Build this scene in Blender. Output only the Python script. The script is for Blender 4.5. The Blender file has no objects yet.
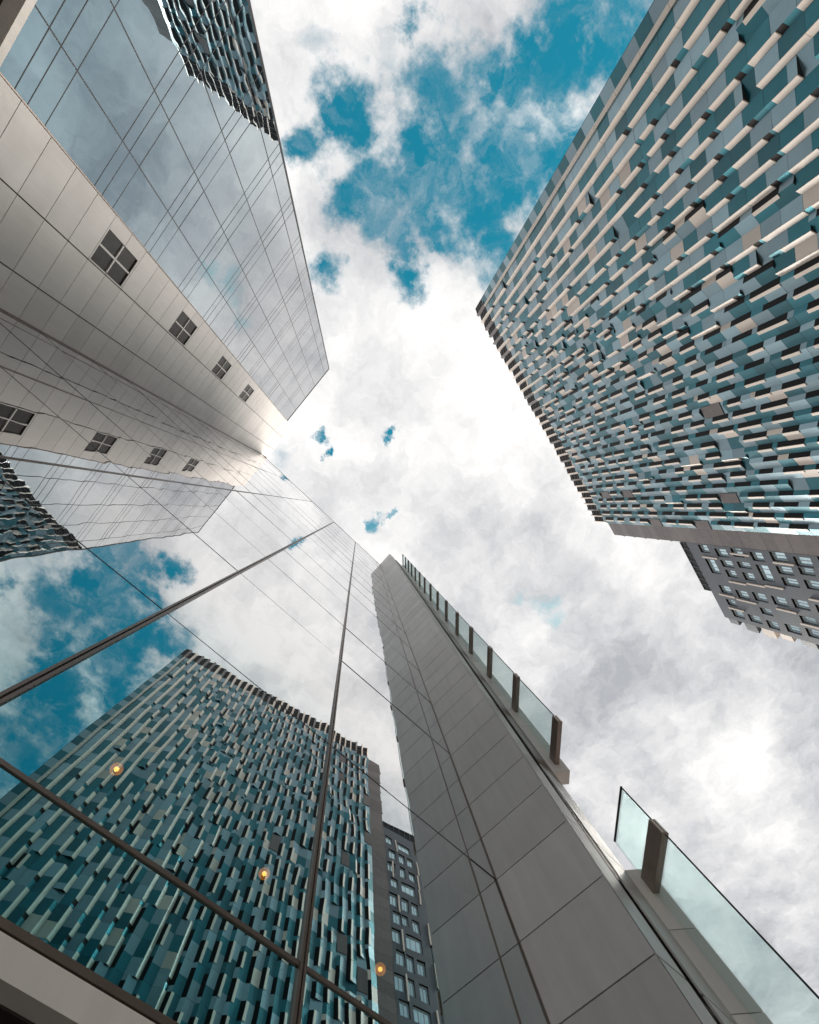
import bpy, math, random
from mathutils import Matrix, Vector
R = random.Random(7)
sc = bpy.context.scene
col = sc.collection
EYE = 1.6            # eye height above the paving; all heights below are written above the eye

# ------------------------------------------------------------------ materials
def mat(name):
    m = bpy.data.materials.new(name); m.use_nodes = True
    nt = m.node_tree; nt.nodes.clear()
    o = nt.nodes.new('ShaderNodeOutputMaterial')
    return m, nt, o
def nd(nt, t, **k):
    n = nt.nodes.new(t)
    for a, b in k.items():
        if a.startswith('i_'): n.inputs[a[2:].replace('_', ' ')].default_value = b
        else: setattr(n, a, b)
    return n
def math_(nt, op, a, b=None, c=None, clamp=False):
    n = nt.nodes.new('ShaderNodeMath'); n.operation = op; n.use_clamp = clamp
    for i, v in enumerate((a, b, c)):
        if v is None: continue
        if isinstance(v, (int, float)): n.inputs[i].default_value = v
        else: nt.links.new(v, n.inputs[i])
    return n.outputs[0]
def mixc(nt, f, a, b):
    n = nt.nodes.new('ShaderNodeMix'); n.data_type = 'RGBA'
    for s, v in ((n.inputs[0], f), (n.inputs[6], a), (n.inputs[7], b)):
        if isinstance(v, (int, float)): s.default_value = v
        elif isinstance(v, tuple): s.default_value = (*v[:3], 1)
        else: nt.links.new(v, s)
    return n.outputs[2]
def surf(name, c1, c2, rough=.5, metal=0., spec=.5, nscale=3., islvar=.25, dirt=.25, bump=0., ior=1.5, coat=0., tilt=0.):
    """opaque weathered surface: two tones by noise, each panel a little lighter or darker, faint vertical streaks"""
    m, nt, o = mat(name); L = nt.links.new
    tc = nd(nt, 'ShaderNodeTexCoord')
    n1 = nd(nt, 'ShaderNodeTexNoise', i_Scale=nscale, i_Detail=6., i_Roughness=.65); L(tc.outputs['Object'], n1.inputs['Vector'])
    mp = nd(nt, 'ShaderNodeMapping'); mp.inputs['Scale'].default_value = (5, 5, .35); L(tc.outputs['Object'], mp.inputs['Vector'])
    n2 = nd(nt, 'ShaderNodeTexNoise', i_Scale=1., i_Detail=5., i_Roughness=.6); L(mp.outputs[0], n2.inputs['Vector'])
    geo = nd(nt, 'ShaderNodeNewGeometry')
    c = mixc(nt, n1.outputs['Fac'], c1, c2)
    v = math_(nt, 'MULTIPLY_ADD', geo.outputs['Random Per Island'], islvar, 1 - islvar * .5)
    st = math_(nt, 'MULTIPLY_ADD', n2.outputs['Fac'], dirt, 1 - dirt * .5)
    k = math_(nt, 'MULTIPLY', v, st)
    hs = nd(nt, 'ShaderNodeHueSaturation'); L(c, hs.inputs['Color']); L(k, hs.inputs['Value'])
    b = nd(nt, 'ShaderNodeBsdfPrincipled')
    L(hs.outputs[0], b.inputs['Base Color'])
    b.inputs['Metallic'].default_value = metal; b.inputs['IOR'].default_value = ior
    b.inputs['Specular IOR Level'].default_value = spec
    if coat: b.inputs['Coat Weight'].default_value = coat; b.inputs['Coat Roughness'].default_value = .07; b.inputs['Coat IOR'].default_value = 1.75
    rr = math_(nt, 'MULTIPLY_ADD', n1.outputs['Fac'], .18, rough - .09); L(rr, b.inputs['Roughness'])
    if bump:
        n3 = nd(nt, 'ShaderNodeTexNoise', i_Scale=nscale * 8, i_Detail=5.); L(tc.outputs['Object'], n3.inputs['Vector'])
        bp = nd(nt, 'ShaderNodeBump', i_Strength=bump, i_Distance=.01); L(n3.outputs['Fac'], bp.inputs['Height']); L(bp.outputs[0], b.inputs['Normal'])
    if tilt:   # sheets that are slightly dished, each its own way
        n3 = nd(nt, 'ShaderNodeTexNoise', i_Scale=1.1, i_Detail=1.); L(tc.outputs['Object'], n3.inputs['Vector'])
        bp = nd(nt, 'ShaderNodeBump', i_Strength=1., i_Distance=tilt); L(n3.outputs['Fac'], bp.inputs['Height']); L(bp.outputs[0], b.inputs['Normal'])
    L(b.outputs[0], o.inputs[0]); return m
def mirror_glass(name, lo, hi, expo, tint, thru, wave, wscale=.55, rough=.0):
    """coated glazing: reflects lo at right angles rising to hi at grazing, the rest passes through tinted"""
    m, nt, o = mat(name); L = nt.links.new
    tc = nd(nt, 'ShaderNodeTexCoord')
    n = nd(nt, 'ShaderNodeTexNoise', i_Scale=wscale, i_Detail=2., i_Roughness=.4); L(tc.outputs['Object'], n.inputs['Vector'])
    bp = nd(nt, 'ShaderNodeBump', i_Strength=1., i_Distance=wave); L(n.outputs['Fac'], bp.inputs['Height'])
    lw = nd(nt, 'ShaderNodeLayerWeight', i_Blend=.5)
    f = math_(nt, 'POWER', lw.outputs['Facing'], expo)
    refl = math_(nt, 'MULTIPLY_ADD', f, hi - lo, lo, clamp=True)
    g = nd(nt, 'ShaderNodeBsdfGlossy', i_Roughness=rough)
    L(mixc(nt, math_(nt, 'MULTIPLY', f, 1.55, clamp=True), tint, (.97, .97, .975)), g.inputs['Color']); L(bp.outputs[0], g.inputs['Normal'])
    t = nd(nt, 'ShaderNodeBsdfTransparent'); t.inputs[0].default_value = (*thru, 1)
    mx = nd(nt, 'ShaderNodeMixShader'); L(refl, mx.inputs[0]); L(t.outputs[0], mx.inputs[1]); L(g.outputs[0], mx.inputs[2])
    L(mx.outputs[0], o.inputs[0]); return m
def glow(name, c, s):
    m, nt, o = mat(name); e = nd(nt, 'ShaderNodeEmission', i_Strength=s); e.inputs[0].default_value = (*c, 1)
    nt.links.new(e.outputs[0], o.inputs[0]); return m

M = {}
M['stone'] = surf('pale_stone_cladding', (.66, .61, .575), (.57, .52, .49), .42, spec=.4, nscale=1.2, islvar=.16, dirt=.22, bump=.12)
M['stone_grey'] = surf('grey_stone_cladding', (.56, .525, .52), (.46, .43, .425), .38, spec=.5, nscale=1.4, islvar=.2, dirt=.34, bump=.12)
M['joint'] = surf('dark_open_joint', (.05, .04, .035), (.03, .025, .02), .9, islvar=0)
M['frame'] = surf('bronze_anodised_frame', (.17, .125, .10), (.12, .09, .072), .35, metal=.4, nscale=6)
M['thin_frame'] = surf('grey_glazing_joint', (.035, .035, .04), (.022, .022, .025), .5, spec=.2, nscale=6)
M['band'] = surf('beige_fascia', (.72, .66, .60), (.64, .58, .53), .5, nscale=3)
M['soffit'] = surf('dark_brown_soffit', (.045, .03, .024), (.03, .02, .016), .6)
M['dark'] = surf('dark_interior', (.020, .030, .034), (.012, .018, .02), .8, islvar=0)
M['glass_w'] = mirror_glass('teal_mirror_glazing', .31, 1.0, 1.15, (.26, .84, .89), (.35, .5, .5), .005)
M['glass_l'] = mirror_glass('blue_grey_mirror_glazing', .30, .93, 1.2, (.36, .80, .97), (.3, .4, .45), .006)
M['polished'] = surf('polished_metal_return', (.50, .47, .445), (.40, .38, .36), .42, metal=.3, nscale=2, islvar=.2, dirt=.3, tilt=.01)
M['fin_glass'] = None
M['teal'] = surf('teal_metal_panel', (.014, .155, .19), (.008, .11, .14), .36, metal=.6, spec=.4, nscale=.6, islvar=.55, dirt=.1, coat=.15, tilt=.014)
M['blue'] = surf('blue_grey_metal_panel', (.24, .35, .39), (.18, .285, .33), .32, metal=.6, spec=.8, nscale=.6, islvar=.5, dirt=.1, coat=.15, tilt=.014)
M['cream'] = surf('cream_enamel_fin', (.80, .69, .60), (.73, .62, .53), .42, spec=.5, nscale=.8, islvar=.22, dirt=.15)
M['brown'] = surf('brown_grey_metal_panel', (.17, .145, .135), (.12, .10, .095), .30, metal=.6, spec=.6, nscale=1.4, islvar=.35, dirt=.25, tilt=.02)
M['slate'] = surf('slate_grey_cladding', (.072, .086, .104), (.048, .058, .072), .36, metal=.3, spec=.6, nscale=1.2, islvar=.35, dirt=.2)
M['black'] = surf('dark_window_glass', (.010, .010, .012), (.005, .006, .007), .3, spec=.08, nscale=1, islvar=.4, dirt=0)
M['louvre'] = surf('dark_louvre', (.02, .017, .016), (.012, .01, .01), .6, spec=.15, islvar=.4)
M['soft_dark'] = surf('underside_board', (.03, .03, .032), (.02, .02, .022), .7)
M['bracket'] = surf('brown_anodised_bracket', (.30, .235, .20), (.23, .18, .155), .38, metal=.3, nscale=6)
M['room_glass'] = surf('pale_reflecting_window_glass', (.58, .74, .80), (.38, .54, .60), .10, metal=.5, spec=.8, nscale=.8, islvar=.5, dirt=.1, tilt=.02)
M['white'] = surf('white_window_frame', (.6, .6, .58), (.5, .5, .49), .5)
M['paving'] = surf('grey_granite_paving', (.22, .21, .20), (.17, .165, .16), .7, nscale=2., bump=.3)
M['roof'] = surf('grey_roof_sheet', (.18, .18, .18), (.14, .14, .14), .7, islvar=0)
M['bulb'] = glow('warm_lamp_glow', (1., .55, .16), 14.)
M['amber'] = None
M['grille'] = surf('dark_grille_pane', (.04, .034, .031), (.022, .019, .018), .5, spec=.15, nscale=4, islvar=.35)
def amber():
    m, nt, o = mat('lit_amber_glass_shade'); e = nd(nt, 'ShaderNodeEmission', i_Strength=1.9); e.inputs[0].default_value = (1., .26, .03, 1)
    t = nd(nt, 'ShaderNodeBsdfTransparent'); t.inputs[0].default_value = (1., .75, .4, 1)
    mx = nd(nt, 'ShaderNodeMixShader', i_Fac=.45); nt.links.new(e.outputs[0], mx.inputs[1]); nt.links.new(t.outputs[0], mx.inputs[2]); nt.links.new(mx.outputs[0], o.inputs[0]); return m
M['amber'] = amber()
def fin_glass():
    m, nt, o = mat('pale_teal_fin_glass'); L = nt.links.new
    lw = nd(nt, 'ShaderNodeLayerWeight', i_Blend=.5); fr = math_(nt, 'MULTIPLY_ADD', math_(nt, 'POWER', lw.outputs['Facing'], 3.), .5, .05)
    g = nd(nt, 'ShaderNodeBsdfGlossy', i_Roughness=.16); g.inputs[0].default_value = (.9, 1, 1, 1)
    t = nd(nt, 'ShaderNodeBsdfTransparent'); t.inputs[0].default_value = (.87, .935, .93, 1)
    mx = nd(nt, 'ShaderNodeMixShader'); L(fr, mx.inputs[0]); L(t.outputs[0], mx.inputs[1]); L(g.outputs[0], mx.inputs[2])
    L(mx.outputs[0], o.inputs[0]); return m
M['fin_glass'] = fin_glass()

# ------------------------------------------------------------------ mesh helpers
class MB:
    def __init__(s): s.v = []; s.f = []; s.m = []; s.mats = []
    def mi(s, k):
        if k not in s.mats: s.mats.append(k)
        return s.mats.index(k)
    def poly(s, pts, k):
        b = len(s.v); s.v += [(p[0], p[1], p[2] + EYE) for p in pts]
        s.f.append(tuple(range(b, b + len(pts)))); s.m.append(s.mi(k))
    def prism(s, pl, z0, z1, k, T=None, caps=True):
        """vertical prism over a plan outline (counter-clockwise seen from above)"""
        T = T or (lambda a, b: (a, b))
        n = len(pl); b = len(s.v); q = [T(*p) for p in pl]
        s.v += [(x, y, z0 + EYE) for x, y in q] + [(x, y, z1 + EYE) for x, y in q]
        ki = s.mi(k)
        for i in range(n):
            j = (i + 1) % n; s.f.append((b + i, b + j, b + n + j, b + n + i)); s.m.append(ki)
        if caps:
            s.f.append(tuple(b + i for i in reversed(range(n)))); s.f.append(tuple(b + n + i for i in range(n))); s.m += [ki, ki]
    def box(s, x0, x1, y0, y1, z0, z1, k, T=None):
        s.prism([(x0, y0), (x1, y0), (x1, y1), (x0, y1)], z0, z1, k, T)
    def build(s, name, parent=None, loc=None, label=None, kind=None):
        if not s.f: return None
        off = Vector(loc) if loc is not None else (parent_loc.get(parent.name, Vector((0, 0, 0))) if parent else Vector((0, 0, 0)))
        me = bpy.data.meshes.new(name)
        me.from_pydata([(x - off.x, y - off.y, z - off.z) for x, y, z in s.v], [], s.f)
        for k in s.mats: me.materials.append(M[k])
        me.polygons.foreach_set('material_index', s.m); me.update()
        import bmesh
        bm = bmesh.new(); bm.from_mesh(me); bmesh.ops.recalc_face_normals(bm, faces=bm.faces) if getattr(s, 'fix', True) else None
        bm.to_mesh(me); bm.free()
        o = bpy.data.objects.new(name, me); col.objects.link(o)
        if parent: o.parent = parent; parent_loc[o.name] = off
        else: o.location = off
        if label: o['label'] = label
        if kind: o['kind'] = kind
        return o
parent_loc = {}
def thing(name, label, cat, loc, group=None):
    o = bpy.data.objects.new(name, None); o.empty_display_size = .5; col.objects.link(o); o.location = loc
    parent_loc[o.name] = Vector(loc)
    o['label'] = label; o['category'] = cat
    if group: o['group'] = group
    return o
def frange(a, b, st):
    r = []
    while a < b - 1e-6: r.append(a); a += st
    return r

# ------------------------------------------------------------------ camera (17 mm shift lens looking almost straight up)
ROW = ((0.73598, -0.67682, -0.01616), (0.64497, 0.7082, -0.28716), (0.2058, 0.20091, 0.95775))
cd = bpy.data.cameras.new('camera'); cam = bpy.data.objects.new('camera', cd); col.objects.link(cam)
r, d, f = [Vector(v).normalized() for v in ROW]
cam.matrix_world = Matrix(((r.x, -d.x, -f.x, 0), (r.y, -d.y, -f.y, 0), (r.z, -d.z, -f.z, EYE), (0, 0, 0, 1)))
cd.sensor_fit = 'VERTICAL'; cd.sensor_height = 36; cd.lens = 495.35 * 36 / 1024
cd.shift_x = (409.5 - 367.96) / 1024; cd.shift_y = (656.96 - 512) / 1024
cd.clip_end = 3000; cd.clip_start = .05
sc.camera = cam

# ------------------------------------------------------------------ ground
g = MB(); g.poly([(-800, -800, -EYE), (800, -800, -EYE), (800, 800, -EYE), (-800, 800, -EYE)], 'paving')
go = g.build('ground'); go['kind'] = 'structure'

# ================================================================== 1. mirror-glass office wall (plane y = 3)
YW = 3.0; XL = -11.505; XS = 5.98; HW = 57.3
Wg = thing('glass_office_building', 'tall teal mirror glass curtain wall with bronze mullions, reflecting the tower opposite', 'building', (-3, 9, 0))
ub = [XL, -10.72, -7.52, -4.32, -1.12, 2.085, 5.285, XS]
zb = [2.25, 3.19, 7.19, 11.86, 15.45, 18.85, 22.2, 25.2, 28.2, 31.4, 34.9, 38.3, 41.7, 45.1, 48.5, 51.8, 54.6, HW]
cells = [(i, j) for j in range(len(zb) - 1) for i in range(len(ub) - 1)]
rest = MB(); rest.fix = False
for n, (i, j) in enumerate(cells):
    x0, x1, z0, z1 = ub[i], ub[i + 1], zb[j], zb[j + 1]
    a = R.gauss(0, .0015); b = R.gauss(0, .0015)          # each pane sits a hair out of true
    cx, cz = (x0 + x1) / 2, (z0 + z1) / 2
    pts = [(x, YW + a * (x - cx) + b * (z - cz), z) for x, z in ((x0, z0), (x1, z0), (x1, z1), (x0, z1))]
    if n < 100:
        p = MB(); p.fix = False; p.poly(pts, 'glass_w'); p.build('glass_pane', Wg)
    else: rest.poly(pts, 'glass_w')
rest.build('glass_pane', Wg, kind='stuff')
for x, w, pr in ((-10.72, .03, .008), (-7.52, .03, .01), (-4.32, .04, .012), (5.285, .03, .008)):
    p = MB(); p.box(x - w / 2, x + w / 2, YW - pr, YW + .06, 2.25, HW, 'frame'); p.build('mullion', Wg)
for x, w in ((-1.12, .085), (2.085, .07)):                # the two expansion mullions: twin bars with a slot between
    p = MB()
    p.box(x - w / 2, x - w * .12, YW - .03, YW + .06, 2.25, HW, 'frame'); p.box(x + w * .12, x + w / 2, YW - .03, YW + .06, 2.25, HW, 'frame')
    p.box(x - w * .12, x + w * .12, YW - .015, YW + .05, 2.25, HW, 'joint'); p.build('mullion', Wg, label='broad twin-bar bronze mullion')
for n, z in enumerate(zb[:-1]):
    h = .055 if n == 0 else .045 if n == 1 else .022; pr = .022 if n == 0 else .016 if n == 1 else .004
    p = MB(); p.box(XL + .01, XS, YW - pr, YW + .055, z - h / 2, z + h / 2, 'frame' if n < 2 else 'thin_frame'); p.build('transom', Wg)
p = MB(); p.box(XL, XS, YW - .02, YW + .5, HW, HW + .12, 'frame'); p.build('coping', Wg)
p = MB()
for i in range(5):
    x0 = XL + i * 3.5; p.box(x0, min(XS, x0 + 3.49), YW - .03, YW + .12, 2.0, 2.20, 'band')
p.build('fascia_band', Wg)
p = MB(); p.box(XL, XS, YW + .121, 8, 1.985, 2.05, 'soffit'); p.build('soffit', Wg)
p = MB()   # dark structure behind the glazing: slabs and core
p.box(XL, XS, YW + .45, 7.0, 7.0, HW - .1, 'dark')
p.box(XL, XS, 6.9, 7.0, 2.06, 7.0, 'dark')
p.box(XL, XL + .1, YW + .2, 6.9, 2.06, 7, 'dark'); p.box(XS - .1, XS, YW + .2, 6.9, 2.06, 7, 'dark')
p.build('interior_core', Wg)
p = MB(); p.box(XL, XS, 7.05, 21, 2.06, HW - .2, 'slate'); p.box(XL, XS, 8.05, 21, -EYE, 2.05, 'slate'); p.build('rear_wall', Wg)
p = MB(); p.box(XL, XS, YW + .5, 21, HW - .08, HW + .05, 'roof'); p.build('roof', Wg)
for i in range(6):                                        # street-level glazing set back under the soffit
    x0 = XL + .2 + i * 2.85; p = MB(); p.box(x0, x0 + 2.75, 7.9, 8.0, -EYE + .1, 1.98, 'black'); p.box(x0, x0 + .06, 7.86, 7.9, -EYE + .1, 1.98, 'frame'); p.build('shopfront_pane', Wg)

# three warm lamps hanging in the first-floor room behind the glass
for n, (x, y, z, lb) in enumerate(((-.13, 4.2, 5.37, 'glowing orange pendant lamp behind the glass wall, farthest from the stone wing'),
                                   (2.15, 4.2, 5.38, 'glowing orange pendant lamp behind the glass wall, middle one of three'),
                                   (4.2, 4.2, 5.17, 'glowing orange pendant lamp behind the glass wall, closest to the stone wing'))):
    t = thing('pendant_lamp', lb, 'lamp', (x, y, z + EYE), 'orange lamps behind the mirror glass')
    def lathe(prof, k, nseg=20):
        b = MB(); 
        for i in range(len(prof) - 1):
            (r0, z0), (r1, z1) = prof[i], prof[i + 1]
            for s in range(nseg):
                a0, a1 = 2 * math.pi * s / nseg, 2 * math.pi * (s + 1) / nseg
                q = [(x + r0 * math.cos(a0), y + r0 * math.sin(a0), z + z0), (x + r0 * math.cos(a1), y + r0 * math.sin(a1), z + z0),
                     (x + r1 * math.cos(a1), y + r1 * math.sin(a1), z + z1), (x + r1 * math.cos(a0), y + r1 * math.sin(a0), z + z1)]
                b.poly(q, k)
        return b
    lathe([(.001, -.03)] + [(.03 * math.cos(a), .03 * math.sin(a)) for a in [math.radians(d_) for d_ in range(-75, 76, 15)]] + [(.001, .03)], 'bulb').build('bulb', t)
    lathe([(.030, -.072), (.055, -.055), (.074, -.02), (.072, .02), (.055, .055), (.04, .075)], 'amber').build('lamp_shade', t)
    lathe([(.07, .045), (.045, .1), (.02, .13), (.018, .17)], 'frame').build('lamp_holder', t)
    p = MB(); p.box(x - .006, x + .006, y - .006, y + .006, z + .16, 7.0, 'joint'); p.build('cord', t)

# ================================================================== 2. grey stone wing with glass fins (plane x = 5.98)
Sg = thing('stone_clad_wing', 'narrow grey stone wing beside the mirror wall with glass fins along its edge', 'building', (12, 8, 0))
HS = 58.6; YO = 1.365
zj = [-EYE + .1, -.1, 1.05, 2.2, 3.37, 4.56, 5.87, 7.18, 8.32, 9.46, 10.59]
while zj[-1] < HS - 1.2: zj.append(zj[-1] + 1.137)
zj.append(HS)
p = MB()
for a, b in zip(zj, zj[1:]):
    p.box(XS, XS + .04, YO, YW - .012, a + .011, b - .011, 'stone_grey')
wall = p.build('wall', Sg)
p = MB(); p.box(XS + .04, XS + .10, YO + .01, YW, -EYE, HS - .01, 'joint'); p.build('wall_backing', Sg)
p = MB(); p.box(XS - .02, XS + .0, YW - .02, YW - .002, -EYE, HS - .02, 'frame'); p.build('corner_trim', Sg)
# polished return next to the stone edge, in storey-high sheets
KF = 1.17; BI = (6.72 * KF, 1.20 * KF); BO = (6.97 * KF, .93 * KF)
p = MB()
def strip(a, b, z0, z1, k, th=.03, q=None):
    q = q or p; dx, dy = b[0] - a[0], b[1] - a[1]; l = math.hypot(dx, dy); nx, ny = -dy / l * th, dx / l * th
    q.prism([a, b, (b[0] + nx, b[1] + ny), (a[0] + nx, a[1] + ny)], z0, z1, k)
zz = [-EYE + .1, 1.05, 4.56]
while zz[-1] < HS - 2.9: zz.append(zz[-1] + 2.875)
zz.append(HS)
for a, b in zip(zz, zz[1:]):
    strip((XS + .002, YO), (XS + .62, YO), a + .02, b - .02, 'polished')
p.build('metal_return', Sg)
p = MB(); strip((XS + .63, YO + .06), (XS + .95, YO + .06), -EYE, HS - .1, 'joint')
for a, b in zip(zz, zz[1:]):
    if b < 11.2: strip((XS + .96, YO), (BI[0], BI[1]), a + .02, b - .02, 'polished')
p.build('recess', Sg)
p = MB()
for a, b in zip(zz, zz[1:]):
    if b >= 11.2: strip((XS + .96, YO), (BI[0], BI[1]), a + .02, b - .02, 'frame')
p.build('recess_cover', Sg)
def band(z0, z1, js, lab):
    p = MB(); e = [z0] + js + [z1]
    for a, b in zip(e, e[1:]):
        p.prism([BI, BO, (BO[0] + .28, BO[1] + .27), (BI[0] + .28, BI[1] + .27)], a + .008, b - .008, 'stone')
    p.build('chamfer_band', Sg, label=lab)
    p = MB(); p.prism([(BI[0] + .03, BI[1] + .01), (BO[0] + .01, BO[1] + .03), (BO[0] + .26, BO[1] + .26), (BI[0] + .26, BI[1] + .26)], z0 + .02, z1 - .02, 'joint'); p.build('band_backing', Sg)
band(-EYE + .1, 6.42 * KF, [v * KF for v in (.6, 1.75, 2.9, 4.1, 5.26)], 'lower run of the pale chamfer band, ending below the gap')
band(9.43 * KF, HS - .3, frange(10.59 * KF, HS - 1.2, 1.137 * KF), 'upper run of the pale chamfer band, above the gap')
# glass fin: outer edge FO, inner edge FI; horizontal brackets every storey
FO = Vector((6.14, .34)) * KF; FI = Vector((6.88, 1.08)) * KF; fd = (FI - FO).normalized(); fn = Vector((fd.y, -fd.x))
def fbox(q, s0, s1, o0, o1, z0, z1, k):
    c = [FO + fd * s + fn * o for s, o in ((s0, o0), (s1, o0), (s1, o1), (s0, o1))]
    q.prism([(v.x, v.y) for v in c], z0, z1, k)
FL = (FI - FO).length
brk = [9.72 * KF]
while brk[-1] < 56: brk.append(brk[-1] + 2.875 * KF * (1 if brk[-1] > 12 else 1.02))
def bracket(z, h=.40):
    q = MB()
    fbox(q, -.02, FL + .05, -.055, .055, z, z + h, 'bracket'); fbox(q, -.035, -.02, -.04, -.015, z + .03, z + h - .03, 'band')
    fbox(q, -.035, -.02, .015, .04, z + .03, z + h - .03, 'band'); q.build('fin_bracket', Sg)
for a, b in zip(brk, brk[1:]):
    bracket(a)
    q = MB(); fbox(q, 0, FL, -.008, .008, a + .405, b - .005, 'fin_glass'); gp = q.build('glass_fin', Sg)
    q = MB(); fbox(q, -.012, 0, -.012, .012, a + .405, b - .005, 'thin_frame'); q.build('edge_rail', gp)
bracket(brk[-1])
bracket(5.9 * KF)
for a, b in ((5.9 * KF + .405, 7.12 * KF), (2.7 * KF + .405, 5.9 * KF - .005), (-EYE + .3, 2.7 * KF - .005)):
    q = MB(); fbox(q, 0, FL, -.008, .008, a, b, 'fin_glass'); gp = q.build('glass_fin', Sg)
    q = MB(); fbox(q, -.012, 0, -.012, .012, a, b, 'thin_frame'); q.build('edge_rail', gp)
bracket(2.7 * KF)
q = MB(); fbox(q, -.02, FL, -.015, .015, 7.12 * KF, 7.12 * KF + .035, 'thin_frame'); q.build('top_rail', Sg)
p = MB(); p.box(XS + .101, 12.5, 3.0, 21, -EYE, HS - .1, 'stone_grey'); p.box(XS + .101, BI[0] - .02, 1.47, 2.999, -EYE, HS - .1, 'stone_grey'); p.build('side_wall', Sg)
p = MB(); p.box(XS, 12.5, 3.0, 21, HS - .099, HS + .02, 'roof'); p.box(XS, BI[0] - .02, 1.42, 2.999, HS - .099, HS + .02, 'roof'); p.build('roof', Sg)

# ================================================================== 3. stone and glass tower on the left (plane x = XL)
Lg = thing('stone_and_glass_tower', 'pale stone tower with four small windows and a blue mirror glass facade beside the stone', 'building', (-20, 3, 0))
YS = -1.36; YG = -8.0; HG = 56.95; HT = 60.9; ZG = 13.58
ys = [YS, .23, 1.87, YW]
zs = [17.79 + 1.137 * k for k in range(-17, 38)]
zs = [z for z in zs if -EYE < z < HT - .5]; zs = [-EYE + .02] + zs + [HT]
wins = [(-.91, .17, z, z + 2.1) for z in (19.0, 25.76, 32.52, 39.32)]
def hit(y0, y1, z0, z1):
    return any(y0 < w[1] - .01 and y1 > w[0] + .01 and z0 < w[3] - .01 and z1 > w[2] + .01 for w in wins)
p = MB(); gp_ = .011
for a, b in zip(zs, zs[1:]):
    for y0, y1 in zip(ys, ys[1:]):
        y1_ = y1 - gp_ * 1.6 if y1 < YW else y1
        if hit(y0, y1, a, b):
            w = [w for w in wins if a < w[3] and b > w[2]][0]
            parts = [(y0 + gp_, w[0], a, b), (w[1], y1_, a, b)]
            if a < w[2] - .01: parts.append((w[0], w[1], a, w[2]))
            if b > w[3] + .01: parts.append((w[0], w[1], w[3], b))
            for (q0, q1, r0, r1) in parts:
                if q1 - q0 > .02: p.box(XL - .05, XL, q0, q1, r0 + (gp_ if r0 == a else 0), r1 - (gp_ if r1 == b else 0), 'stone')
        else: p.box(XL - .05, XL, y0 + gp_ * 1.6, y1_, a + gp_, b - gp_, 'stone')
p.build('stone_wall', Lg)
p = MB(); YY = [YS + .01] + sorted({w[0] for w in wins} | {w[1] for w in wins}) + [YW + 5]
p.box(XL - .09, XL - .051, YY[0], YY[1], -EYE, HT - .02, 'joint'); p.box(XL - .09, XL - .051, YY[2], YY[3], -EYE, HT - .02, 'joint')
zc = -EYE
for w in wins: p.box(XL - .09, XL - .051, YY[1], YY[2], zc, w[2], 'joint'); zc = w[3]
p.box(XL - .09, XL - .051, YY[1], YY[2], zc, HT - .02, 'joint'); p.build('wall_backing', Lg)
p = MB(); p.box(XL + .001, XL + .035, YW - .05, YW - .006, 2.3, HW - .05, 'frame'); p.build('corner_trim', Lg)
for w in wins:
    q = MB(); y0, y1, z0, z1 = w; ym, zm = (y0 + y1) / 2, (z0 + z1) / 2; x0, x1 = XL - .075, XL - .02
    for a in ((y0, y0 + .03, z0, z1), (y1 - .03, y1, z0, z1), (y0 + .03, y1 - .03, z0, z0 + .03), (y0 + .03, y1 - .03, z1 - .03, z1)): q.box(x0, x1, *a, 'grille')
    q.box(x0, x1 + .01, ym - .03, ym + .03, z0 + .03, z1 - .03, 'stone'); q.box(x0, x1 + .01, y0 + .03, ym - .03, zm - .035, zm + .035, 'stone'); q.box(x0, x1 + .01, ym + .03, y1 - .03, zm - .035, zm + .035, 'stone')
    wo = q.build('window', Lg)
    q = MB()
    for a in ((y0 + .03, ym - .03, z0 + .03, zm - .035), (ym + .03, y1 - .03, z0 + .03, zm - .035), (y0 + .03, ym - .03, zm + .035, z1 - .03), (ym + .03, y1 - .03, zm + .035, z1 - .03)):
        q.box(x0, x0 + .02, *a, 'grille')
    q.build('pane', wo)
yg = [YS, -2.79, -4.30, -5.80, -7.30, YG]
zt0 = [z for z in frange(14.11 - 3.41, HG, 3.41)]
# glazing, one pane per bay and storey
zr = [ZG] + [z for z in frange(15.20, HG - 1, 3.41)] + [HG]
for a, b in zip(zr, zr[1:]):
    for y1, y0 in zip(yg, yg[1:]):
        ta = R.gauss(0, .0012); tb = R.gauss(0, .0012)
        q = MB(); q.fix = False
        q.poly([(XL + ta * (y - (y0 + y1) / 2) + tb * (z - (a + b) / 2), y, z) for y, z in ((y0, a), (y1, a), (y1, b), (y0, b))], 'glass_l'); q.build('glass_pane', Lg)
for y in yg[1:-1]:
    q = MB(); q.box(XL - .05, XL + .006, y - .016, y + .016, ZG, HG, 'thin_frame'); q.build('mullion', Lg)
q = MB(); q.box(XL - .05, XL + .03, YG - .03, YG + .03, ZG - .15, HG, 'thin_frame'); q.build('corner_mullion', Lg)
q = MB(); q.box(XL - .05, XL + .012, YS - .03, YS + .003, ZG, HG, 'frame'); q.build('edge_trim', Lg)
for z in zr[1:-1]:
    for dz in (-1.09, -.65, 0):
        if ZG < z + dz < HG:
            q = MB(); q.box(XL - .04, XL + .004, YG + .03, YS - .03, z + dz - .013, z + dz + .013, 'thin_frame'); q.build('transom', Lg)
q = MB(); q.box(XL - .3, XL + .03, YG, YS, ZG - .20, ZG - .003, 'band'); q.build('fascia_band', Lg)
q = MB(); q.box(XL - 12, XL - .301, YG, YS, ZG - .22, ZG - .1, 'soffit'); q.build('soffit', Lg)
q = MB(); q.box(-30, XL - .25, YG + .06, YS, ZG - .05, HG - .05, 'dark'); q.box(-30, XL - .1, YS + .01, 3.0, -EYE, HT - .05, 'dark')
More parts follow.
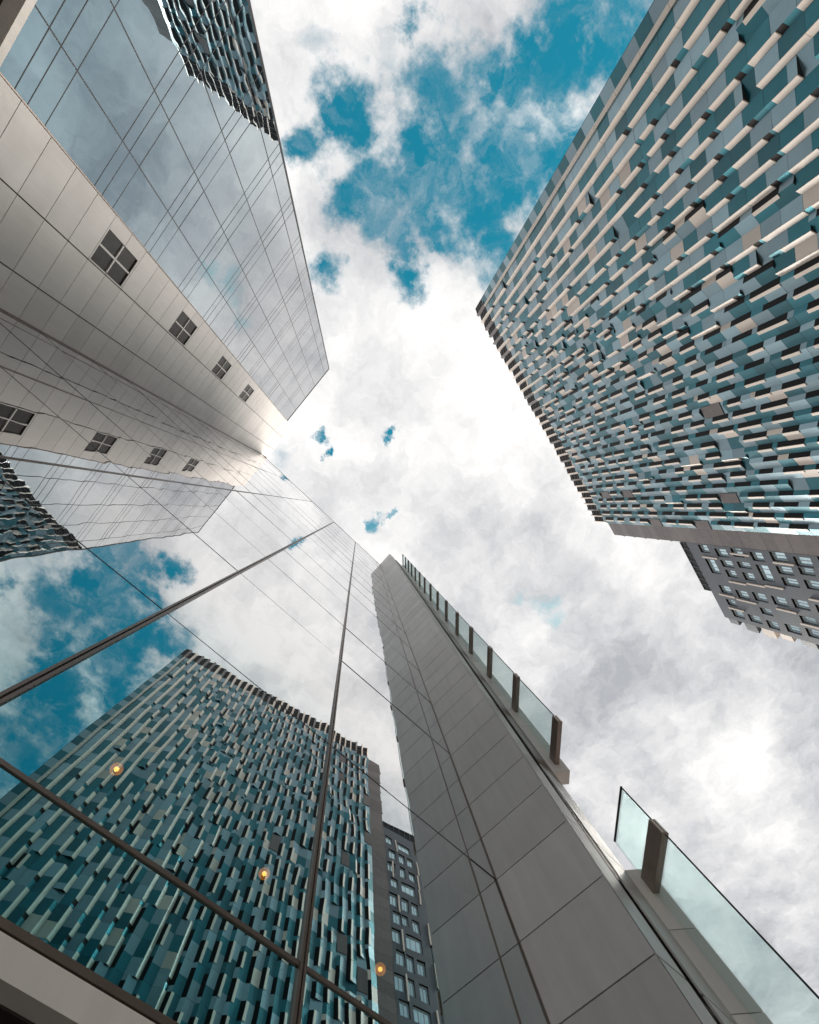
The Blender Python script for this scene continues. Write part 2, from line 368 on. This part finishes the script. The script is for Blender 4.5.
q.box(-30, XL - .011, 3.01, 21, -EYE, HG - .05, 'slate'); q.box(-30, -24, YG, YS, -EYE, ZG - .25, 'slate'); q.build('inner_core', Lg)
q = MB(); q.box(-30.2, XL - .055, YG - .0, YG + .05, ZG, HG, 'blue'); q.build('side_wall', Lg)
q = MB(); q.box(-30, XL + .03, YG, YS - .01, HG, HG + .12, 'thin_frame'); q.box(-30, XL - .0, YS, 3.0, HT + .001, HT + .1, 'stone'); q.build('roof_edge', Lg)
for y in (-7.6, -4.4):
    q = MB(); q.box(XL - 1.2, XL - .6, y, y + .6, -EYE, ZG - .22, 'stone'); q.build('column', Lg)

# ================================================================== 4. high tower opposite, folded facade
E1 = (-6.408, -32.364); DV = (.98017, .19816)
def T(s, o): return (E1[0] + DV[0] * s - DV[1] * o, E1[1] + DV[1] * s + DV[0] * o)
Rg = thing('high_rise_tower', 'high tower of folded teal panels with staggered cream fins and dark slot windows', 'building', (*T(18, -8), 0))
NC = 33; CW = 37.55 / NC; ZT = 80.6; FH = 3.1; ZR = 84.7; SD = 2.85
wallb = MB(); wallb.fix = True
wlist = []; flist = []
def quad(s0, o0, s1, o1, z0, z1, k, j=.0):
    e = [R.uniform(-j, j) for _ in range(2)]
    a, b = T(s0, o0 + e[0]), T(s1, o1 + e[1])
    wallb.poly([(*a, z0), (*b, z0), (*b, z1), (*a, z1)], k)
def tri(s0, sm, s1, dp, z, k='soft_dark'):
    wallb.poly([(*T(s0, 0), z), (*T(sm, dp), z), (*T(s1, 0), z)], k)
def plate(s0, o0, s1, o1, z0, z1, k, out=.02, inn=-.02, e=.0):
    """thin plate lying on a facade face, standing out of it"""
    L_ = math.hypot(s1 - s0, o1 - o0); ds, do = (s1 - s0) / L_, (o1 - o0) / L_; ns, no = -do, ds
    q = MB(); a = (s0 + ds * e, o0 + do * e); b = (s1 - ds * e, o1 - do * e)
    q.prism([(a[0] + ns * inn, a[1] + no * inn), (b[0] + ns * inn, b[1] + no * inn), (b[0] + ns * out, b[1] + no * out), (a[0] + ns * out, a[1] + no * out)], z0, z1, k, T)
    c = T((s0 + s1) / 2, (o0 + o1) / 2)
    return (q, c, (z0 + z1) / 2, L_ * (z1 - z0))
def tone(zi, c):
    v = R.random()
    base = (zi + c) % 2 == 0
    if v < .12: base = not base
    return 'teal' if base else 'blue'
floors = [ZT - FH * (k + 1) for k in range(26)]
for c in range(NC):
    s0 = c * CW; s1 = s0 + CW; sc_ = s0 + CW / 2
    pw = min(.93, max(.05, (sc_ - 4) / 24))            # dark slot windows gather towards the right
    pw = min(.97, max(.03, pw * .35 if sc_ < 11 else .5 + (sc_ - 15.5) * .11))
    if c == 0: pw = 0
    state = 0; rnd = R.random(); phase = R.choice((0, 1.03, 0, 2.07)) if c > 1 else 0
    k = 0
    while k < len(floors):
        z0 = floors[k]; z1 = z0 + FH; k += 1
        u = R.random()
        if c == 0:
            for h in (0, 1): quad(s0, 0, s0 + .84, .0, z0 + h * 1.55, z0 + h * 1.55 + 1.535, 'teal' if h else 'blue', .004)
            quad(s0 + .84, 0, s0 + .92, .12, z0, z1, 'cream'); quad(s0 + .92, .12, s1, 0, z0, z1, 'cream')
            flist.append(plate(s0 + .84, .02, s1, .02, z0 + .012, z1 - .012, 'cream', .12)); continue
        if u < pw:
            typ = 'W'
        else: typ = 'C'
        if sc_ > 24 and R.random() < .02 + .06 * (sc_ - 24) / 13: typ = 'P'
        elif R.random() < .012: typ = 'F'
        if c in (1, 2) and typ != 'C' and R.random() < .8: typ = 'C'
        if typ == 'P':
            quad(s0, .05, s1, .05, z0 + .5, z0 + 2.9, 'brown', .01); quad(s0, 0, s0, .05, z0 + .5, z0 + 2.9, 'brown'); quad(s1, .05, s1, 0, z0 + .5, z0 + 2.9, 'brown')
            wallb.poly([(*T(s0, 0), z0 + .5), (*T(s0, .05), z0 + .5), (*T(s1, .05), z0 + .5), (*T(s1, 0), z0 + .5)], 'soft_dark')
            quad(s0, 0, s1, 0, z0, z0 + .49, 'blue'); quad(s0, 0, s1, 0, z0 + 2.91, z1, 'blue'); continue
        if typ == 'F':
            for h in (0, 1): quad(s0, 0, s1, 0, z0 + h * 1.55, z0 + h * 1.55 + 1.535, tone(h, c), .006)
            continue
        # vertical extent of the projecting fold within the storey
        cut = R.random()
        if typ == 'C':
            a, b = (z0, z1) if cut < .965 else (z0 + .95, z1)
            ca = a if R.random() < (.85 if c < 3 else .38) else a + R.choice((.7, .95, 1.25))
            cb_ = b if c < 3 or R.random() < .75 else b - R.choice((.5, .9))
            sm, dp = s0 + .80, .23
            for h in (0, 1):
                ha, hb = z0 + h * 1.55, z0 + h * 1.55 + 1.535
                k_ = tone(h + k, c)
                if (R.random() < .07 and c > 2): k_ = 'cream'
                ha_, hb_ = max(ha, a), min(hb, b)
                if hb_ - ha_ > .05: quad(s0, 0, sm, dp, ha_, hb_, k_, .007)
            quad(sm, dp, s1, 0, ca, cb_, 'cream')
            if cb_ < b: quad(sm, dp, s1, 0, cb_, b, 'teal')
            if ca > a + .1: quad(sm, dp, s1, 0, a, ca - .45, 'teal'); quad(sm, dp, s1, 0, ca - .45, ca, 'louvre')
            flist.append(plate(sm, dp, s1, 0, ca + .012, cb_ - .012, 'cream', .04))
        else:
            a, b = (z0, z1) if cut < .96 else (z0 + 1.03, z1)
            sm, dp = s0 + .33, .22
            wz = z0 + (phase if phase <= 1.03 else .5); wz = max(wz, a)
            wh = R.choice((2.02, 2.02, 2.02, 1.55, 2.6)); we = min(wz + wh, b)
            creamy = R.random() < .13
            if wz > a + .05: quad(s0, 0, sm, dp, a, wz, tone(0, c))
            if we < b - .05: quad(s0, 0, sm, dp, we, b, 'cream' if creamy else tone(1, c))
            quad(s0, 0, sm, dp, wz, we, 'louvre')
            wlist.append(plate(s0, 0, sm, dp, wz + .03, we - .03, 'black', .012, -.02, .02))
            for h in (0, 1):
                ha, hb = z0 + h * 1.55, z0 + h * 1.55 + 1.535; ha_, hb_ = max(ha, a), min(hb, b)
                if hb_ - ha_ > .05: quad(sm, dp, s1, 0, ha_, hb_, 'cream' if (creamy and h == 0) else tone(h + k, c), .007)
            if R.random() < .66:                       # narrow cream blade beside the window
                flist.append(plate(sm, dp, sm + .24, dp - .075, wz + .02, we - .02, 'cream', .05))
        if a > z0 + .01:
            quad(s0, 0, s1, 0, z0, a, tone(0, c)); tri(s0, sm, s1, dp, a)
        elif k < len(floors): tri(s0, sm, s1, dp, a + .001)
        if b < z1 - .01: quad(s0, 0, s1, 0, b, z1, tone(1, c)); tri(s0, sm, s1, dp, b, 'roof')
wallb.fix = False
w_ob = wallb.build('facade', Rg)
# the hidden core, flanks, roof, base
q = MB(); q.box(0, 37.55, -16, -.05, -EYE, ZR - 1.0, 'slate', T); q.build('core', Rg)
q = MB(); q.box(-.02, -.001, -16, 0.02, -EYE, ZR - .05, 'teal', T); q.build('left_flank', Rg)
q = MB()
for z in frange(-EYE, 80.5, 1.55): q.box(37.56, 39.8, -.3, -.03 + R.uniform(-.006, .006), z + .008, min(80.6, z + 1.542), 'brown', T)
q.build('plain_strip', Rg)
q = MB(); q.box(37.57, 39.78, -16, -.301, -EYE, 80.5, 'slate', T); q.build('right_flank', Rg)
for z in (78.3, 75.3, 72.35, 69.3, 66.3):
    q = MB(); q.prism([(39.801, -.35), (40.16, -.3), (39.801, -.05)], z - .35, z + .1, 'louvre', T); q.build('flank_window', Rg)
q = MB(); q.box(0, 37.55, -16, -.02, ZR - 1.0, ZR - .75, 'roof', T); q.build('roof', Rg)
q = MB(); q.box(0, 37.55, -.04, .02, -EYE, floors[-1] - .005, 'slate', T); q.build('base_wall', Rg)
for c in range(NC):                                     # attic: tall dark louvres between cream and brown piers
    s0 = c * CW; v = R.random(); lo = R.choice((0, 0, .5, -.0)); hi = R.choice((0, 0, .25, .5))
    sm, dp = s0 + .74, .20
    q = MB(); q.prism([(s0 + .03, -.03), (sm - .02, dp - .06), (sm - .02, -.08), (s0 + .03, -.08)], ZT + .25 + lo, ZR - .25 - hi, 'louvre', T)
    for z in frange(ZT + .6 + lo, ZR - .4 - hi, 1.05): q.prism([(s0 + .02, -.02), (sm - .03, dp - .035), (sm - .03, dp - .06), (s0 + .03, -.05)], z, z + .07, 'brown', T)
    q.build('attic_louvre', Rg)
    q = MB(); kk = 'cream' if R.random() < .62 else 'brown'
    q.prism([(sm, dp), (s0 + CW - .02, .0), (s0 + CW - .02, -.1), (sm, -.1)][::-1], ZT + .012, ZR - R.choice((0, 0, .2)), kk, T)
    q.prism([(s0, -.05), (sm, dp - .08), (sm, -.1), (s0, -.1)][::-1], ZT + .012, ZT + .22 + lo, 'cream' if R.random() < .5 else 'blue', T)
    q.build('attic_pier', Rg)
def px_area(item):
    q, c, z, a = item
    v = Vector((c[0], c[1], z)); w = r.dot(v) / f.dot(v) * 495.35 + 367.96, d.dot(v) / f.dot(v) * 495.35 + 656.96
    inn = -10 < w[0] < 829 and -10 < w[1] < 1034
    return (a / v.length_squared) * (1 if inn else .05)
for lst, nm in ((wlist, 'window'), (flist, 'fin')):
    lst.sort(key=px_area, reverse=True)
    for it in lst[:100]: it[0].build(nm, Rg)
    big = MB()
    for it in lst[100:]:
        b0 = len(big.v); big.v += it[0].v; big.f += [tuple(i + b0 for i in ff) for ff in it[0].f]; big.m += [big.mi(it[0].mats[m_]) for m_ in it[0].m]
    big.build(nm, Rg, kind='stuff')

# ================================================================== 5. lower slate-grey block beside it
Bg = thing('grey_apartment_block', 'lower slate grey apartment block with recessed windows and cream strips, attached to the high tower', 'building', (*T(46, -7), 0))
B0, B1 = 39.82, 51.55; ZB = 62.5; PF = 2.72
bw = []
ztop = 60.42; row = 0
while ztop > 4:
    sh = 0 if row < 3 else (-.25 if row < 5 else -.35)
    lay = []
    lay.append((39.95 + .3 * (row % 2) + sh * .3, 1.15))
    if row % 3 == 0: lay.append((42.05 + sh, 2.1))
    elif row % 3 == 1: lay += [(41.85 + sh, 1.0), (43.25 + sh, 1.05)]
    else: lay += [(41.75 + sh, .85), (43.2 + sh, 1.1)]
    lay.append((45.95 + sh + .2 * (row % 2), 1.2))
    if row % 2 == 0: lay.append((47.9 + sh + .2, .95))
    lay.append((49.75 + sh + R.choice((0, .2)), 1.15))
    for s, w in lay: bw.append((s, s + w, ztop - R.choice((1.9, 1.9, 1.65)), ztop, row))
    ztop -= PF; row += 1
ssb = sorted({B0, B1} | {round(w[0], 3) for w in bw} | {round(w[1], 3) for w in bw})
zsb = sorted({-EYE, ZB} | {round(w[2], 3) for w in bw} | {round(w[3], 3) for w in bw})
def inw(s, z): return any(w[0] < s < w[1] and w[2] < z < w[3] for w in bw)
p = MB(); p.fix = False
for z0, z1 in zip(zsb, zsb[1:]):                       # wall sheet with openings, merged along each row
    run = None
    for s0, s1 in zip(ssb, ssb[1:]):
        if inw((s0 + s1) / 2, (z0 + z1) / 2):
            if run is not None: p.poly([(*T(run, -.02), z0), (*T(s0, -.02), z0), (*T(s0, -.02), z1), (*T(run, -.02), z1)], 'slate'); run = None
        elif run is None: run = s0
    if run is not None: p.poly([(*T(run, -.02), z0), (*T(B1, -.02), z0), (*T(B1, -.02), z1), (*T(run, -.02), z1)], 'slate')
for s0, s1, z0, z1, rw in bw:                           # reveals
    A = lambda s, o, z: (*T(s, o), z)
    p.poly([A(s0, -.02, z0), A(s0, -.31, z0), A(s0, -.31, z1), A(s0, -.02, z1)], 'louvre'); p.poly([A(s1, -.31, z0), A(s1, -.02, z0), A(s1, -.02, z1), A(s1, -.31, z1)], 'slate')
    p.poly([A(s0, -.02, z1), A(s0, -.31, z1), A(s1, -.31, z1), A(s1, -.02, z1)], 'louvre'); p.poly([A(s0, -.31, z0), A(s0, -.02, z0), A(s1, -.02, z0), A(s1, -.31, z0)], 'slate')
p.build('wall', Bg)
def bkey(w): return w[3] if w[3] > 34 else w[3] - 100
bw.sort(key=bkey, reverse=True); big = MB()
for n, (s0, s1, z0, z1, rw) in enumerate(bw):
    q = MB() if n < 100 else big
    e = .05; o0, o1 = -.30, -.24
    for a in ((s0, s0 + e, z0, z1), (s1 - e, s1, z0, z1), (s0 + e, s1 - e, z0, z0 + e), (s0 + e, s1 - e, z1 - e, z1)):
        q.box(a[0], a[1], o0, o1, a[2], a[3], 'white', T)
    nb = 3 if s1 - s0 > 1.6 else 2
    for i in range(1, nb):
        sm = s0 + (s1 - s0) * i / nb; q.box(sm - .03, sm + .03, o0, o1 + .002, z0 + e, z1 - e, 'white', T)
    q.box(s0 + e, s1 - e, o0, o0 + .03, z0 + e, z1 - e, 'room_glass', T)
    if n < 100: q.build('window', Bg)
big.build('window', Bg, kind='stuff')
strips = [(41.70, 57.9, 60.5), (44.95, 55.1, 57.85), (44.72, 52.3, 54.9), (44.52, 49.8, 52.2), (47.62, 55.0, 58.1), (47.45, 58.3, 61.0), (40.66, 52.4, 55.2), (41.15, 47.0, 49.5), (47.6, 49.6, 52.2), (48.95, 47.4, 49.7), (49.45, 57.9, 60.5),
          (45.2, 44.2, 47.1), (41.2, 41.5, 44.3), (47.5, 41.8, 44.6), (45.1, 38.9, 41.7), (44.6, 33.4, 36.4), (41.2, 36, 38.9), (49.3, 36.1, 39), (47.6, 30.7, 33.6), (41.3, 30.7, 33.4), (45.0, 27.9, 30.9)]
for s, z0, z1 in strips:
    q = MB(); q.box(s - .09, s + .09, -.019, .10, z0, z1, 'cream', T); q.build('cream_strip', Bg)
q = MB(); q.box(B0, 47.3, -.4, -.019, ZB + .001, 63.65, 'black', T)
for s in frange(B0, 47.4, .93): q.box(s, s + .07, -.018, .04, ZB + .05, 63.65, 'slate', T)
q.box(B0, 47.35, -.018, .05, 63.651, 63.75, 'slate', T); q.build('roof_louvre', Bg)
q = MB(); q.box(B0, B1, -14, -.33, -EYE, ZB, 'slate', T); q.box(B0, B1, -.329, -.022, ZB - .25, ZB, 'slate', T); q.build('core', Bg)
ztop = ZB - .6; n = 0
while ztop > 10:                                        # bays stepping out on the far flank
    q = MB(); h = 1.9 if n % 3 else 1.6; dp = 1.15 if n % 4 in (1, 2) else .8
    q.prism([(B1 + .001, -1.5), (B1 + dp, -.06), (B1 + .001, -.021)], ztop - h, ztop, 'cream' if n % 4 in (2, 3) else 'slate', T)
    q.build('flank_bay', Bg); ztop -= PF; n += 1

# ------------------------------------------------------------------ world: Nishita sky and a broken layer of cloud
w = bpy.data.worlds.new('World'); sc.world = w; w.use_nodes = True; nt = w.node_tree; nt.nodes.clear(); L = nt.links.new
SUN_DIR = Vector((1.0, .20, .95)).normalized(); EL = math.asin(SUN_DIR.z); AZ = math.atan2(SUN_DIR.x, SUN_DIR.y)
out = nd(nt, 'ShaderNodeOutputWorld'); bg = nd(nt, 'ShaderNodeBackground', i_Strength=.1)
sky = nd(nt, 'ShaderNodeTexSky'); sky.sky_type = 'NISHITA'; sky.sun_disc = False; sky.sun_elevation = EL; sky.sun_rotation = AZ
tc = nd(nt, 'ShaderNodeTexCoord'); sp = nd(nt, 'ShaderNodeSeparateXYZ'); L(tc.outputs['Generated'], sp.inputs[0])
zc = math_(nt, 'MAXIMUM', sp.outputs[2], .12)
px = math_(nt, 'DIVIDE', sp.outputs[0], zc); py = math_(nt, 'DIVIDE', sp.outputs[1], zc)     # where the ray meets a level cloud deck
cb = nd(nt, 'ShaderNodeCombineXYZ'); L(px, cb.inputs[0]); L(py, cb.inputs[1])
P0 = cb.outputs[0]
def noise(vec, s, dt, ro=.55, lac=2., off=(0, 0, 0), dist=0.):
    mp = nd(nt, 'ShaderNodeMapping'); mp.inputs['Location'].default_value = off; L(vec, mp.inputs['Vector'])
    n = nd(nt, 'ShaderNodeTexNoise', i_Scale=s, i_Detail=dt, i_Roughness=ro, i_Lacunarity=lac, i_Distortion=dist); L(mp.outputs[0], n.inputs['Vector']); return n
wn = noise(P0, 8., 7., .68, off=(3, 1, 0))
vs_ = nd(nt, 'ShaderNodeVectorMath', operation='SUBTRACT'); L(wn.outputs['Color'], vs_.inputs[0]); vs_.inputs[1].default_value = (.5, .5, .5)
va = nd(nt, 'ShaderNodeVectorMath', operation='MULTIPLY_ADD'); L(vs_.outputs[0], va.inputs[0]); va.inputs[1].default_value = (.15, .15, 0); L(P0, va.inputs[2])
PW = va.outputs[0]
gaps = [(-0.404, -0.428, 0.048), (-0.426, -0.415, 0.032), (-0.443, -0.373, 0.03), (-0.341, -0.404, 0.061), (-0.321, -0.47, 0.048), (-0.271, -0.442, 0.077), (-0.223, -0.478, 0.073), (-0.325, -0.545, 0.053), (-0.272, -0.542, 0.061), (-0.285, -0.608, 0.044), (-0.266, -0.677, 0.04), (-0.229, -0.728, 0.061), (-0.258, -0.754, 0.053), (-0.186, -0.761, 0.065), (-0.203, -0.686, 0.061), (-0.148, -0.667, 0.053), (-0.146, -0.615, 0.065), (-0.159, -0.558, 0.073), (-0.175, -0.504, 0.069), (-0.117, -0.476, 0.04), (-0.2, -0.333, 0.03), (-0.222, -0.353, 0.022), (-0.248, -0.368, 0.026), (-0.307, -0.239, 0.028), (-0.335, -0.345, 0.032), (-0.41, -0.574, 0.02), (-0.452, -0.347, 0.026), (-0.148, -0.06, 0.010), (-0.118, -0.053, 0.008), (-0.042, -0.13, 0.010), (0.035, -0.008, 0.011), (0.051, -0.035, 0.008), (-0.224, -0.828, 0.081), (-0.176, -0.904, 0.101), (-0.221, -0.578, 0.055), (-0.24, -0.63, 0.04), (-0.19, -0.62, 0.05), (-0.30, -0.36, 0.03), (-0.25, -0.50, 0.06), (-0.166, -0.82, 0.061), (-0.214, -0.411, 0.028),
        (.85, -.52, .055), (.70, -.43, .035), (1.15, -.55, .08), (.80, -.66, .05), (1.3, -.38, .06), (1.05, -.75, .08)]
acc = None
for gx, gy, gr in gaps:
    dn = nd(nt, 'ShaderNodeVectorMath', operation='DISTANCE'); L(PW, dn.inputs[0]); dn.inputs[1].default_value = (gx, gy, 0)
    v = math_(nt, 'DIVIDE', dn.outputs['Value'], gr)
    acc = v if acc is None else math_(nt, 'SMOOTH_MIN', acc, v, .35)
bl = math_(nt, 'SUBTRACT', 1.38, acc); bl = math_(nt, 'MAXIMUM', bl, -1.3)
n2 = noise(P0, 15., 8., .62, off=(7, 2, 0))
nn = math_(nt, 'SUBTRACT', n2.outputs['Fac'], .5)
bf = math_(nt, 'MULTIPLY_ADD', nn, 3.6, bl)
mr = nd(nt, 'ShaderNodeMapRange', interpolation_type='SMOOTHSTEP'); L(bf, mr.inputs[0]); mr.inputs[1].default_value = -.3; mr.inputs[2].default_value = 1.05
wsp = noise(PW, 9., 9., .68, off=(1, 9, 0), dist=.6)
wr = nd(nt, 'ShaderNodeMapRange', interpolation_type='SMOOTHSTEP'); L(wsp.outputs['Fac'], wr.inputs[0]); wr.inputs[1].default_value = .42; wr.inputs[2].default_value = .74; wr.inputs[3].default_value = 1.; wr.inputs[4].default_value = .6
blue = math_(nt, 'MULTIPLY', mr.outputs[0], wr.outputs[0])
fa = None                                               # thin spots in the cloud where only a little blue comes through
for gx, gy, gr in ((.376, -.108, .022), (.408, -.123, .026), (.452, -.122, .020), (-.50, -.46, .03), (-.41, -.53, .03), (-.16, .02, .03)):
    dn = nd(nt, 'ShaderNodeVectorMath', operation='DISTANCE'); L(PW, dn.inputs[0]); dn.inputs[1].default_value = (gx, gy, 0)
    v = math_(nt, 'DIVIDE', dn.outputs['Value'], gr); fa = v if fa is None else math_(nt, 'MINIMUM', fa, v)
fb = math_(nt, 'MULTIPLY', math_(nt, 'MULTIPLY_ADD', nn, 1.6, math_(nt, 'SUBTRACT', 1., fa)), .36, clamp=True)
blue = math_(nt, 'MAXIMUM', blue, math_(nt, 'MULTIPLY', math_(nt, 'MAXIMUM', fb, 0.), 1.))
# cloud body: bright tops, greyer undersides, greyer away from the sunlit middle
c1 = noise(PW, 3.1, 10., .66, off=(4.3, 2.2, 0)); c2 = noise(P0, 1.1, 3., .5, off=(8.1, .6, 0))
def dist_to(x, y, rr):
    dn = nd(nt, 'ShaderNodeVectorMath', operation='DISTANCE'); L(P0, dn.inputs[0]); dn.inputs[1].default_value = (x, y, 0)
    return math_(nt, 'DIVIDE', dn.outputs['Value'], rr, clamp=True)
dd = math_(nt, 'MINIMUM', dist_to(-.20, -.19, 1.5), dist_to(.10, -.08, 1.5))
sh = math_(nt, 'MULTIPLY_ADD', c1.outputs['Fac'], 3.3, -1.07)
sh = math_(nt, 'ADD', sh, math_(nt, 'MULTIPLY', c2.outputs['Fac'], .5))
sh = math_(nt, 'SUBTRACT', sh, math_(nt, 'MULTIPLY', dd, .62), clamp=True)
ccol = mixc(nt, sh, (.43, .445, .475), (.98, .965, .95))
scl = nd(nt, 'ShaderNodeVectorMath', operation='SCALE'); L(ccol, scl.inputs[0]); scl.inputs['Scale'].default_value = 10.
tint = nd(nt, 'ShaderNodeVectorMath', operation='MULTIPLY'); L(sky.outputs[0], tint.inputs[0]); tint.inputs[1].default_value = (.16, 1.72, 1.45)
L(mixc(nt, blue, scl.outputs[0], tint.outputs[0]), bg.inputs[0]); L(bg.outputs[0], out.inputs[0])

sd = bpy.data.lights.new('sun', 'SUN'); sd.energy = 4.8; sd.angle = math.radians(23); sd.color = (1, .94, .86)
so = bpy.data.objects.new('sun', sd); col.objects.link(so); so.rotation_euler = SUN_DIR.to_track_quat('Z', 'Y').to_euler()

sc.view_settings.view_transform = 'Standard'; sc.view_settings.look = 'None'; sc.view_settings.exposure = .16; sc.view_settings.gamma = 1
sc.cycles.max_bounces = 8; sc.cycles.transparent_max_bounces = 8
